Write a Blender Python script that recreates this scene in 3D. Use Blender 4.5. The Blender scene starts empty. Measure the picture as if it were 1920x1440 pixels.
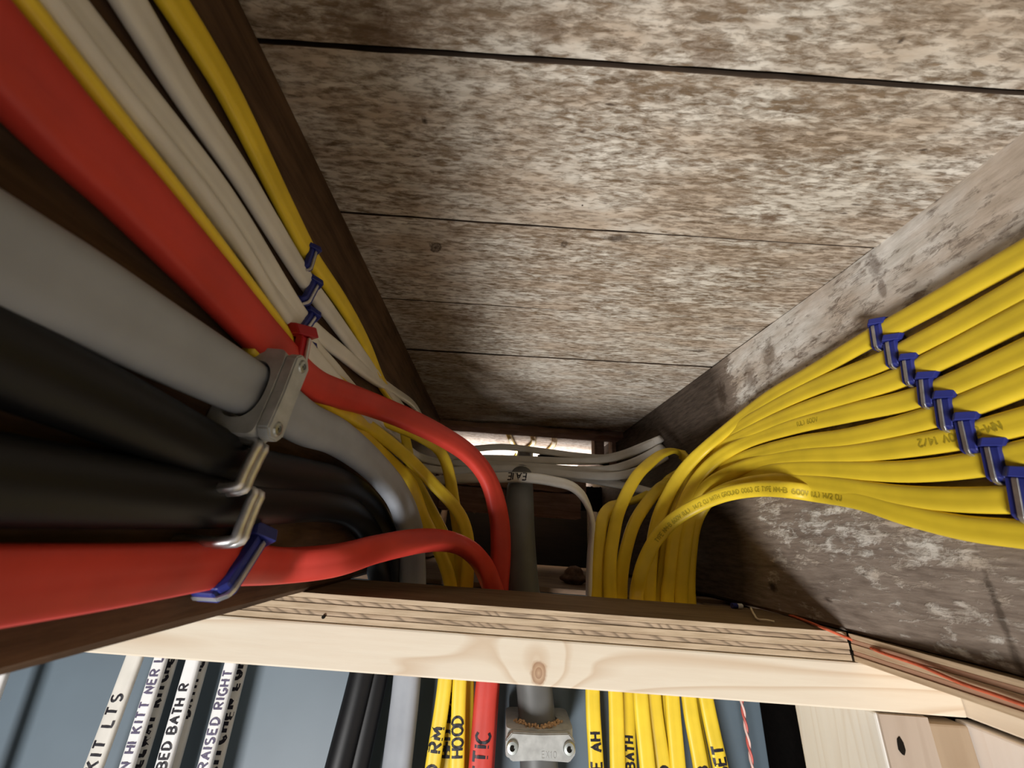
import bpy, bmesh, math, random
from mathutils import Vector, Matrix
random.seed(7)
SC = bpy.context.scene
COL = SC.collection

# ------------------------------------------------------------------ camera, world, lamps, exposure
F, PITCH, ROLL, YAW = 700.0, .3937, -.0729, -.0033     # focal length in pixels of a 1920-wide frame; radians
def cam_rows():
    c, s = math.cos(YAW), math.sin(YAW); A = Matrix(((c, -s, 0), (s, c, 0), (0, 0, 1)))
    c, s = math.cos(PITCH), math.sin(PITCH); B = Matrix(((1, 0, 0), (0, c, s), (0, -s, c)))
    c, s = math.cos(ROLL), math.sin(ROLL); D = Matrix(((c, 0, -s), (0, 1, 0), (s, 0, c)))
    return D @ B @ A                                    # rows: right, forward, up
CM = cam_rows()
cd = bpy.data.cameras.new('camera'); cam = bpy.data.objects.new('camera', cd); COL.objects.link(cam)
cd.sensor_fit = 'HORIZONTAL'; cd.sensor_width = 36; cd.lens = F / 1920 * 36; cd.clip_start = .005; cd.clip_end = 50
rt, fw, up = CM[0], CM[1], CM[2]
cam.matrix_world = Matrix(((rt[0], up[0], -fw[0], 0), (rt[1], up[1], -fw[1], 0), (rt[2], up[2], -fw[2], 0), (0, 0, 0, 1)))
SC.camera = cam
cd.dof.use_dof = True; cd.dof.focus_distance = .36; cd.dof.aperture_fstop = 13.0

W = bpy.data.worlds.new('world'); SC.world = W; W.use_nodes = True
W.node_tree.nodes['Background'].inputs[0].default_value = (.80, .90, 1.0, 1)
W.node_tree.nodes['Background'].inputs[1].default_value = .015

def area(name, loc, aim, size, power, color, size_y=None):
    l = bpy.data.lights.new(name, 'AREA'); l.energy = power; l.color = color
    l.size = size
    if size_y: l.shape = 'RECTANGLE'; l.size_y = size_y
    o = bpy.data.objects.new(name, l); COL.objects.link(o); o.location = loc
    o.rotation_euler = (Vector(aim) - Vector(loc)).to_track_quat('-Z', 'Y').to_euler()
    return o
area('window_daylight', (-.80, -1.50, -1.65), (.06, .28, .08), .72, 84, (1.0, .98, .96), .72)
area('next_bay_light', (.05, 1.30, -.25), (.05, .85, .2), .3, 40, (1.0, .95, .95))  # unseen lamp added for the daylight beyond the far gap

SC.view_settings.view_transform = 'Standard'; SC.view_settings.look = 'None'
SC.view_settings.gamma = 1; SC.view_settings.use_curve_mapping = False
SC.view_settings.exposure = 0.0

# ------------------------------------------------------------------ turning a pixel of the photograph into a point on a real surface
def ray(px, py):
    d = Vector(((px - 960) / F, 1, (720 - py) / F))
    return CM.transposed() @ d
def at(px, py, X=None, Y=None, Z=None):
    d = ray(px, py)
    t = X / d.x if X is not None else Y / d.y if Y is not None else Z / d.z
    return d * t
def XR(y): return .2368 - .055 * max(0, y - .2)          # faces of the two joists (not quite parallel)
def XL(y): return -.1238 - .010 * y
def onR(px, py, off=.0045):
    p = at(px, py, X=.236 - off)
    for _ in range(6): p = at(px, py, X=XR(p.y) - off)
    return p
def onL(px, py, off=.0045):
    p = at(px, py, X=-.125 + off)
    for _ in range(6): p = at(px, py, X=XL(p.y) + off)
    return p
def keep(px, py, y, off):
    """the point at depth y, but never inside a joist"""
    p = at(px, py, Y=y)
    if p.x > XR(p.y) - off: return onR(px, py, off)
    if p.x < XL(p.y) + off: return onL(px, py, off)
    return p
H = .198            # underside of the planks
ZT, ZM, ZB = -.0412, -.0573, -.0825   # plywood top, plywood bottom, pine bottom
YP, YQ = .2837, .372                  # front and back of the header plate

# ------------------------------------------------------------------ materials
def node_mat(name):
    m = bpy.data.materials.new(name); m.use_nodes = True
    nt = m.node_tree; b = nt.nodes['Principled BSDF']
    return m, nt, b
class G:
    """small helper for node graphs"""
    def __init__(s, nt): s.nt = nt; s.n = nt.nodes; s.l = nt.links
    def put(s, sock, v):
        if hasattr(v, 'links') or isinstance(v, bpy.types.NodeSocket): s.l.new(v, sock)
        elif v is not None:
            try: sock.default_value = v
            except Exception: sock.default_value = (*v, 1) if len(v) == 3 else v
    def coord(s, scale=(1, 1, 1), rnd=True, kind='Object'):
        tc = s.n.new('ShaderNodeTexCoord'); mp = s.n.new('ShaderNodeMapping')
        mp.inputs['Scale'].default_value = scale
        src = tc.outputs[kind]
        if rnd:
            oi = s.n.new('ShaderNodeObjectInfo'); mu = s.n.new('ShaderNodeVectorMath'); mu.operation = 'ADD'
            sc = s.n.new('ShaderNodeVectorMath'); sc.operation = 'SCALE'; sc.inputs[0].default_value = (7.3, 5.1, 3.7)
            s.l.new(oi.outputs['Random'], sc.inputs['Scale'])
            s.l.new(src, mu.inputs[0]); s.l.new(sc.outputs[0], mu.inputs[1]); src = mu.outputs[0]
        s.l.new(src, mp.inputs['Vector']); return mp.outputs[0]
    def noise(s, vec, scale=5, detail=4, rough=.55, dist=0):
        n = s.n.new('ShaderNodeTexNoise'); n.inputs['Scale'].default_value = scale; n.inputs['Detail'].default_value = detail
        n.inputs['Roughness'].default_value = rough; n.inputs['Distortion'].default_value = dist
        s.l.new(vec, n.inputs['Vector']); return n.outputs['Fac']
    def ramp(s, v, stops):
        r = s.n.new('ShaderNodeValToRGB'); e = r.color_ramp.elements
        while len(e) < len(stops): e.new(.5)
        for k, (p, c) in enumerate(stops):
            e[k].position = p; e[k].color = (c, c, c, 1) if isinstance(c, (int, float)) else (*c, 1)
        s.l.new(v, r.inputs[0]); return r.outputs[0]
    def mix(s, f, a, b, mode='MIX'):
        m = s.n.new('ShaderNodeMix'); m.data_type = 'RGBA'; m.blend_type = mode
        s.put(m.inputs[0], f); s.put(m.inputs[6], a if not isinstance(a, tuple) else (*a, 1)); s.put(m.inputs[7], b if not isinstance(b, tuple) else (*b, 1))
        return m.outputs[2]
    def math(s, op, a, b=0., clamp=False):
        m = s.n.new('ShaderNodeMath'); m.operation = op; m.use_clamp = clamp
        s.put(m.inputs[0], a); s.put(m.inputs[1], b); return m.outputs[0]
    def bump(s, h, bsdf, strength=.4, dist=.001):
        b = s.n.new('ShaderNodeBump'); b.inputs['Strength'].default_value = strength; b.inputs['Distance'].default_value = dist
        s.l.new(h, b.inputs['Height']); s.l.new(b.outputs[0], bsdf.inputs['Normal'])
    def sep(s, vec):
        x = s.n.new('ShaderNodeSeparateXYZ'); s.l.new(vec, x.inputs[0]); return x.outputs

def whitewash(name, grain, cover_shift=0., zgrad=None, ybare_shade=None, wood=((.085, .045, .022), (.19, .115, .062)), paint=((.50, .43, .345), (.70, .645, .56)), aniso=2.3, fsc=105, band=(.80, .985), stains=()):
    """old wood with worn whitewash; grain = 'X' or 'Y' is the direction the boards run"""
    m, nt, b = node_mat(name); g = G(nt)
    gs = (9, 60, 60) if grain == 'X' else (60, 9, 60)
    fs = (1, aniso, aniso) if grain == 'X' else (aniso, 1, aniso)
    fine = g.coord(fs)
    gv = g.coord(gs)
    big = g.noise(g.coord((1, 1.4, 1.4) if grain == 'X' else (1.4, 1, 1.4)), 9, 4, .6)
    flake = g.noise(fine, fsc, 8, .68, .3)
    fl2 = g.noise(fine, 34, 5, .6, .6)
    fibre = g.noise(gv, 5, 6, .65)
    w = g.ramp(fibre, [(.30, wood[0]), (.70, wood[1])])
    stain = g.ramp(g.noise(fine, 14, 5, .6), [(.40, (.56, .40, .27)), (.60, (1, 1, 1))])
    p = g.ramp(g.noise(fine, 60, 5, .6), [(.3, paint[0]), (.7, paint[1])])
    p = g.mix(.55, p, stain, 'MULTIPLY')
    cov = g.math('ADD', g.math('ADD', g.math('MULTIPLY', flake, .95), g.math('MULTIPLY', fl2, .38)), g.math('MULTIPLY', big, .30))
    cov = g.math('ADD', cov, g.math('MULTIPLY', fibre, .22))
    cov = g.math('ADD', cov, cover_shift)
    if zgrad or ybare_shade:
        tc = nt.nodes.new('ShaderNodeTexCoord'); xyz = g.sep(tc.outputs['Object'])
        if zgrad:
            k = nt.nodes.new('ShaderNodeMapRange'); k.inputs[1].default_value = zgrad[0]; k.inputs[2].default_value = zgrad[1]
            k.inputs[3].default_value = zgrad[2]; k.inputs[4].default_value = zgrad[3]
            g.put(k.inputs[0], xyz[2]); cov = g.math('ADD', cov, k.outputs[0])
        if ybare_shade:
            yy = g.math('ADD', xyz[1], g.math('MULTIPLY', g.math('SUBTRACT', big, .5), .05))
            k = nt.nodes.new('ShaderNodeMapRange'); k.inputs[1].default_value = ybare_shade[0]; k.inputs[2].default_value = ybare_shade[1]
            k.inputs[3].default_value = 0; k.inputs[4].default_value = ybare_shade[2]
            g.put(k.inputs[0], yy); cov = g.math('ADD', cov, k.outputs[0])
            w = g.mix(g.math('DIVIDE', k.outputs[0], ybare_shade[2]), w, g.ramp(fibre, [(.30, (.040, .029, .021)), (.70, (.115, .088, .068))]))  # bare far end: wood colour also darkened for the shade there
    mask = g.ramp(cov, [(band[0], 0.), (band[1], 1.)])
    mask_s = mask
    col = g.mix(mask_s, w, p)
    # dark pits and nail specks
    speck = g.ramp(g.noise(fine, 70, 2, .5), [(.20, 1.), (.27, 0.)])
    col = g.mix(g.math('MULTIPLY', speck, .75), col, (.05, .03, .02))
    if stains:
        tc = nt.nodes.new('ShaderNodeTexCoord')
        nz = nt.nodes.new('ShaderNodeTexNoise'); nz.inputs['Scale'].default_value = 130; nz.inputs['Detail'].default_value = 7; nz.inputs['Roughness'].default_value = .7
        nt.links.new(tc.outputs['Object'], nz.inputs['Vector'])
        for (c_, r_, scol, amt, kind) in stains:
            dv = nt.nodes.new('ShaderNodeVectorMath'); dv.operation = 'SUBTRACT'; dv.inputs[1].default_value = c_
            nt.links.new(tc.outputs['Object'], dv.inputs[0])
            ds = nt.nodes.new('ShaderNodeVectorMath'); ds.operation = 'DIVIDE'; ds.inputs[1].default_value = r_
            nt.links.new(dv.outputs[0], ds.inputs[0])
            ln = nt.nodes.new('ShaderNodeVectorMath'); ln.operation = 'LENGTH'; nt.links.new(ds.outputs[0], ln.inputs[0])
            d = g.math('ADD', ln.outputs['Value'], g.math('MULTIPLY', g.math('SUBTRACT', nz.outputs['Fac'], .5), 2.6))
            if kind == 'knot': k = g.ramp(d, [(.0, 1.), (.35, .55), (.60, 1.), (.95, .25), (1., 0.)])
            else: k = g.ramp(d, [(.35, 1.), (1., 0.)])
            col = g.mix(g.math('MULTIPLY', k, amt), col, scol)
    g.put(b.inputs['Base Color'], col); b.inputs['Roughness'].default_value = .88
    b.inputs['Specular IOR Level'].default_value = .2
    g.bump(g.math('ADD', g.math('MULTIPLY', mask_s, .6), g.math('MULTIPLY', fibre, .5)), b, .55, .0012)
    return m

def old_wood(name, grain, c0, c1, rough=.85):
    m, nt, b = node_mat(name); g = G(nt)
    gs = {'X': (6, 70, 70), 'Y': (70, 6, 70), 'Z': (70, 70, 6)}[grain]
    f = g.noise(g.coord(gs), 2.2, 7, .66, .4)
    f2 = g.noise(g.coord((1, 1, 1)), 22, 5, .6)
    v = g.math('ADD', g.math('MULTIPLY', f, .65), g.math('MULTIPLY', f2, .35))
    col = g.ramp(v, [(.36, c0), (.64, c1)])
    g.put(b.inputs['Base Color'], col); b.inputs['Roughness'].default_value = rough; b.inputs['Specular IOR Level'].default_value = .25
    g.bump(v, b, .5, .0012); return m

def pine(name, grain='X', c0=(.80, .64, .46), c1=(.58, .38, .22), knots=(), freq=1.0, strength=.75):
    m, nt, b = node_mat(name); g = G(nt)
    gs = {'X': (1.1, 15, 15), 'Y': (15, 1.1, 15), 'Z': (15, 15, 1.1)}[grain]
    base = g.noise(g.coord(gs), 1.6 * freq, 2, .4, .25)
    knm = None
    tc = nt.nodes.new('ShaderNodeTexCoord')
    for (kp, r) in knots:
        dv = nt.nodes.new('ShaderNodeVectorMath'); dv.operation = 'SUBTRACT'; dv.inputs[1].default_value = kp
        nt.links.new(tc.outputs['Object'], dv.inputs[0])
        sc = nt.nodes.new('ShaderNodeVectorMath'); sc.operation = 'MULTIPLY'; sc.inputs[1].default_value = (1, .0, .75)
        nt.links.new(dv.outputs[0], sc.inputs[0])
        ln = nt.nodes.new('ShaderNodeVectorMath'); ln.operation = 'LENGTH'; nt.links.new(sc.outputs[0], ln.inputs[0])
        d = g.math('DIVIDE', ln.outputs['Value'], r)
        # grain swells round the knot
        bulge = g.math('POWER', 2.718, g.math('MULTIPLY', g.math('MULTIPLY', d, d), -.12))
        base = g.math('ADD', base, g.math('MULTIPLY', bulge, .16))
        k = g.ramp(g.math('ADD', d, g.math('MULTIPLY', g.noise(g.coord((1, 1, 1), False), 240, 2), .4)), [(.75, 1.), (1.25, 0.)])
        knm = (k, d) if knm is None else knm
    rings = g.math('FRACT', g.math('MULTIPLY', base, 11.0))
    line = g.ramp(rings, [(.0, 0.), (.62, .10), (.90, 1.), (1., 0.)])
    fine = g.noise(g.coord(tuple(6 * x for x in gs)), 3, 4, .6)
    col = g.mix(g.math('MULTIPLY', line, strength), c0, c1)
    col = g.mix(g.math('MULTIPLY', g.ramp(fine, [(.35, 0.), (.75, 1.)]), .22), col, c1)
    if knm:
        kr = g.math('FRACT', g.math('MULTIPLY', knm[1], 3.2))
        kc = g.ramp(kr, [(0., (.50, .33, .20)), (1., (.30, .15, .075))])
        col = g.mix(g.math('MULTIPLY', knm[0], .85), col, kc)
    g.put(b.inputs['Base Color'], col); b.inputs['Roughness'].default_value = .7; b.inputs['Specular IOR Level'].default_value = .25
    g.bump(fine, b, .15, .0006); return m

def ply_mat(name, c0, c1, hatch=False, axis='X'):
    m, nt, b = node_mat(name); g = G(nt)
    v = g.coord((22, 260, 260) if axis == 'X' else (260, 22, 260))
    f = g.noise(v, 1.4, 5, .6)
    col = g.ramp(f, [(.35, c1), (.62, c0)])
    if hatch:
        tc = nt.nodes.new('ShaderNodeTexCoord'); xyz = g.sep(tc.outputs['Object'])
        along = xyz[0] if axis == 'X' else xyz[1]
        lo = g.noise(g.coord((6, 6, 6)), 2.0, 2, .5)
        s = g.math('ADD', g.math('MULTIPLY', along, 66.), g.math('MULTIPLY', xyz[2], 240.))
        s = g.math('ADD', s, g.math('MULTIPLY', lo, 13.))
        fr = g.math('FRACT', s)
        ln = g.ramp(fr, [(.45, 0.), (.82, 1.), (1., .15)])
        col = g.mix(g.math('MULTIPLY', ln, .8), col, tuple(x * .42 for x in c1))
    g.put(b.inputs['Base Color'], col); b.inputs['Roughness'].default_value = .8; b.inputs['Specular IOR Level'].default_value = .2
    g.bump(f, b, .3, .0008); return m

def plastic(name, c, rough=.42, var=.12, spec=.4, scale=40):
    m, nt, b = node_mat(name); g = G(nt)
    f = g.noise(g.coord((1, 1, 1)), scale, 3, .5)
    dark = tuple(x * (1 - var * 2) for x in c); lite = tuple(min(1, x * (1 + var)) for x in c)
    col = g.ramp(f, [(.3, dark), (.7, lite)])
    g.put(b.inputs['Base Color'], col); b.inputs['Roughness'].default_value = rough; b.inputs['Specular IOR Level'].default_value = spec
    g.bump(g.noise(g.coord((1, 1, 1)), 320, 2), b, .05, .0003); return m

def metal(name, c, rough=.3):
    m, nt, b = node_mat(name); g = G(nt)
    g.put(b.inputs['Base Color'], g.ramp(g.noise(g.coord((1, 1, 1)), 150, 3), [(.3, tuple(x * .75 for x in c)), (.7, c)]))
    b.inputs['Metallic'].default_value = 1; b.inputs['Roughness'].default_value = rough; return m

M = {}
def _c(px, py, rx, ry, col, amt, kind=''): return (tuple(at(px, py, Z=H)), (rx, ry, .05), col, amt, kind)
_tan, _dk, _br = (.25, .155, .085), (.045, .028, .018), (.15, .092, .052)
CSTAIN = [_c(816, 465, .0050, .0058, _dk, .9, 'knot'), _c(1058, 458, .0032, .0036, _dk, .75, 'knot'), _c(1150, 447, .0120, .0042, _dk, .75), _c(796, 226, .0019, .0026, _dk, .9),
          _c(1092, 385, .0008, .0009, _dk, 1.), _c(1442, 408, .0088, .0046, _br, .85), _c(1320, 112, .0120, .0085, _br, .6), _c(1020, 62, .0100, .0070, _br, .5), _c(1310, 660, .011, .0035, _dk, .6), _c(1375, 618, .012, .006, _dk, .45),
          _c(880, 600, .020, .010, _br, .4), _c(1180, 700, .008, .008, _dk, .5), _c(1690, 80, .0016, .0016, _dk, .8), _c(700, 60, .02, .012, _br, .5), _c(560, 300, .012, .04, _br, .35), _c(1440, 452, .05, .004, _br, .5)]
def _j(px, py, ry, rz, col, amt): return (tuple(onR(px, py, 0.)), (.05, ry, rz), col, amt, '')
JSTAIN = [_j(1642, 498, .0060, .014, (.13, .08, .05), .6), _j(1655, 540, .003, .008, (.13, .08, .05), .6), _j(1442, 668, .011, .018, (.14, .088, .05), .6), _j(1405, 705, .010, .018, (.12, .075, .045), .6),
          _j(1490, 735, .012, .008, (.13, .085, .055), .6), _j(1355, 745, .009, .026, (.055, .036, .024), .8), _j(1450, 1100, .006, .005, (.03, .02, .014), .9), _j(1640, 900, .05, .008, (.14, .1, .07), .5), _j(1880, 1160, .0022, .030, (.07, .05, .036), .7)]
M['ceil'] = whitewash('whitewashed_plank', 'X', .02, wood=((.135, .092, .056), (.29, .21, .138)), paint=((.49, .44, .37), (.72, .67, .585)), aniso=3.6, fsc=120, band=(.80, 1.02), stains=CSTAIN)
M['joist_white'] = whitewash('worn_whitewashed_joist', 'Y', .055, zgrad=(.19, -.03, .05, -.20), ybare_shade=(.345, .385, -.7),
                             wood=((.185, .142, .112), (.39, .32, .26)), paint=((.60, .56, .49), (.88, .85, .79)), fsc=78, band=(.83, .97), stains=JSTAIN)
M['joist_dark'] = old_wood('dark_old_joist', 'Y', (.040, .021, .011), (.125, .072, .040))
M['beam'] = old_wood('dark_old_beam', 'X', (.20, .125, .095), (.46, .31, .245))
M['void'] = old_wood('void_shade_wood', 'X', (.006, .005, .004), (.014, .010, .008))  # near-black: darkness of the unlit void put into the colour
M['sill'] = old_wood('dusty_sill', 'X', (.09, .055, .036), (.22, .15, .10))
KN = at(1010, 1262, Y=YP); KN2 = at(556, 1240, Y=YP)
M['pine'] = pine('fresh_pine', 'X', (.765, .685, .555), (.60, .46, .32), [(tuple(KN), .0072)])
M['joint'] = old_wood('joint_dirt', 'X', (.012, .008, .005), (.06, .038, .024))
M['pine_side'] = pine('fresh_pine_along', 'Y', (.79, .70, .57), (.62, .49, .35))
M['stud'] = pine('pale_stud', 'Z', (.80, .775, .725), (.68, .61, .52), strength=.5)
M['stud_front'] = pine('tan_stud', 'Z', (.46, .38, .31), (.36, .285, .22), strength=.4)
M['stud_block'] = pine('brown_block', 'Z', (.40, .305, .21), (.30, .215, .14), strength=.5)
M['stud_pink'] = pine('rosy_stud', 'Z', (.82, .75, .68), (.74, .63, .54), strength=.35)
M['ply_light'] = ply_mat('ply_long_grain', (.58, .455, .315), (.42, .315, .205))
M['ply_hatch'] = ply_mat('ply_cross_grain', (.52, .40, .28), (.37, .27, .18), True)
M['ply_top'] = old_wood('plywood_face_shaded', 'X', (.12, .078, .043), (.22, .15, .09))
M['ply_light_y'] = ply_mat('ply_long_grain_along', (.68, .52, .34), (.48, .34, .21), False, 'Y')
M['ply_red_y'] = ply_mat('ply_chalk_reddened', (.52, .32, .21), (.42, .22, .14), False, 'Y')
M['board'] = plastic('grey_painted_board', (.118, .160, .196), .50, .05, .6, 14)
M['yellow'] = plastic('yellow_sheath', (.80, .58, .035), .40, .07, .4)
M['white'] = plastic('white_sheath', (.68, .655, .60), .45, .05, .4)
M['white_new'] = plastic('bright_white_sheath', (.80, .80, .80), .4, .04, .4)
M['red'] = plastic('red_sheath', (.55, .045, .030), .5, .08, .35)
M['grey'] = plastic('grey_sheath', (.31, .33, .365), .62, .06, .3)
M['grey_dark'] = plastic('dark_grey_sheath', (.105, .107, .105), .45, .08, .4)
M['black'] = plastic('black_sheath', (.006, .006, .007), .42, .1, .28)
M['blue'] = plastic('blue_plastic', (.022, .030, .20), .42, .1, .4)
M['red_plastic'] = plastic('red_plastic', (.42, .015, .02), .35, .1, .4)
M['cast'] = plastic('grey_cast_connector', (.40, .41, .40), .55, .10, .4, 160)
M['steel'] = metal('bright_steel', (.74, .74, .74), .44)
M['zinc'] = metal('zinc_screw', (.55, .58, .55), .4)
M['ink'] = plastic('black_marker', (.012, .010, .016), .5, .02, .3)
M['ink_soft'] = plastic('grey_violet_marker', (.10, .085, .15), .5, .1, .3)
M['print'] = plastic('olive_print', (.46, .345, .022), .5, .05, .3)
M['sawdust'] = plastic('sawdust', (.52, .34, .19), .9, .25, .1, 300)
M['dust'] = plastic('grey_brown_dirt', (.16, .10, .075), .95, .25, .1, 120)
M['string'] = plastic('red_string', (.62, .13, .06), .7, .12, .2, 300)
M['pink'] = plastic('pink_white_wire', (.72, .50, .46), .4, .1, .4)
M['redwire'] = plastic('red_bell_wire', (.58, .12, .10), .4, .1, .4)
M['hole'] = plastic('nail_hole', (.01, .008, .006), .9, .0, .1)

# ------------------------------------------------------------------ mesh helpers
def link(name, me, mat, parent=None, smooth=False):
    o = bpy.data.objects.new(name, me); COL.objects.link(o)
    if mat is not None and not me.materials: me.materials.append(mat)
    if smooth:
        for p in me.polygons: p.use_smooth = True
    if parent is not None: o.parent = parent
    return o
def from_bm(name, bm, mat, parent=None, smooth=False):
    me = bpy.data.meshes.new(name); bm.normal_update(); bm.to_mesh(me); bm.free()
    return link(name, me, mat, parent, smooth)
def tag(o, label, cat, group=None, kind=None):
    o['label'] = label; o['category'] = cat
    if group: o['group'] = group
    if kind: o['kind'] = kind
    return o
def empty(name, loc=(0, 0, 0)):
    o = bpy.data.objects.new(name, None); COL.objects.link(o); o.location = loc; o.empty_display_size = .01
    return o
def bx(bm, a, b, bevel=0.):
    r = bmesh.ops.create_cube(bm, size=1)
    for v in r['verts']:
        v.co = Vector([(a[i] + b[i]) / 2 + v.co[i] * (b[i] - a[i]) for i in range(3)])
    if bevel:
        es = list({e for v in r['verts'] for e in v.link_edges})
        bmesh.ops.bevel(bm, geom=es, offset=bevel, segments=2, profile=.6, affect='EDGES')
def box(name, a, b, mat, parent=None, bevel=0.):
    bm = bmesh.new(); bx(bm, a, b, bevel); return from_bm(name, bm, mat, parent)
def tube_bm(bm, pts, r, n=10, caps=True):
    """round rod through points, radius r (number or list)"""
    pts = [Vector(p) for p in pts]; N = len(pts); rings = []
    t0 = (pts[1] - pts[0]).normalized(); ref = Vector((0, 0, 1)) if abs(t0.z) < .9 else Vector((1, 0, 0))
    nrm = t0.cross(ref).normalized()
    for i, p in enumerate(pts):
        t = (pts[min(i + 1, N - 1)] - pts[max(i - 1, 0)]).normalized()
        nrm = (nrm - t * nrm.dot(t)).normalized(); bi = t.cross(nrm)
        rr = r[i] if isinstance(r, (list, tuple)) else r
        rings.append([bm.verts.new(p + (nrm * math.cos(2 * math.pi * k / n) + bi * math.sin(2 * math.pi * k / n)) * rr) for k in range(n)])
    for a, b in zip(rings, rings[1:]):
        for k in range(n): bm.faces.new((a[k], a[(k + 1) % n], b[(k + 1) % n], b[k]))
    if caps: bm.faces.new(rings[0][::-1]); bm.faces.new(rings[-1])
def smooth_path(P, step):
    """Catmull-Rom through P (list of tuples: vector + extra vectors) resampled at about `step`"""
    out = []
    n = len(P)
    def get(i): return P[max(0, min(n - 1, i))]
    for i in range(n - 1):
        p0, p1, p2, p3 = get(i - 1), get(i), get(i + 1), get(i + 2)
        d = (p2[0] - p1[0]).length; k = max(2, int(d / step) + 1)
        # centripetal parameters
        def tj(a, b): return max(1e-5, (b[0] - a[0]).length) ** .5
        t0 = 0.; t1 = t0 + tj(p0, p1) if i > 0 else t0 + tj(p1, p2); t2 = t1 + tj(p1, p2); t3 = t2 + (tj(p2, p3) if i < n - 2 else tj(p1, p2))
        q0 = p0[0] if i > 0 else p1[0] * 2 - p2[0]
        q3 = p3[0] if i < n - 2 else p2[0] * 2 - p1[0]
        for j in range(k):
            t = t1 + (t2 - t1) * j / k
            A1 = q0 * ((t1 - t) / (t1 - t0)) + p1[0] * ((t - t0) / (t1 - t0))
            A2 = p1[0] * ((t2 - t) / (t2 - t1)) + p2[0] * ((t - t1) / (t2 - t1))
            A3 = p2[0] * ((t3 - t) / (t3 - t2)) + q3 * ((t - t2) / (t3 - t2))
            B1 = A1 * ((t2 - t) / (t2 - t0)) + A2 * ((t - t0) / (t2 - t0))
            B2 = A2 * ((t3 - t) / (t3 - t1)) + A3 * ((t - t1) / (t3 - t1))
            c = B1 * ((t2 - t) / (t2 - t1)) + B2 * ((t - t1) / (t2 - t1))
            f = j / k; f = f * f * (3 - 2 * f)
            out.append((c, p1[1].lerp(p2[1], f)))
    out.append((P[-1][0].copy(), P[-1][1].copy()))
    return out

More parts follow.
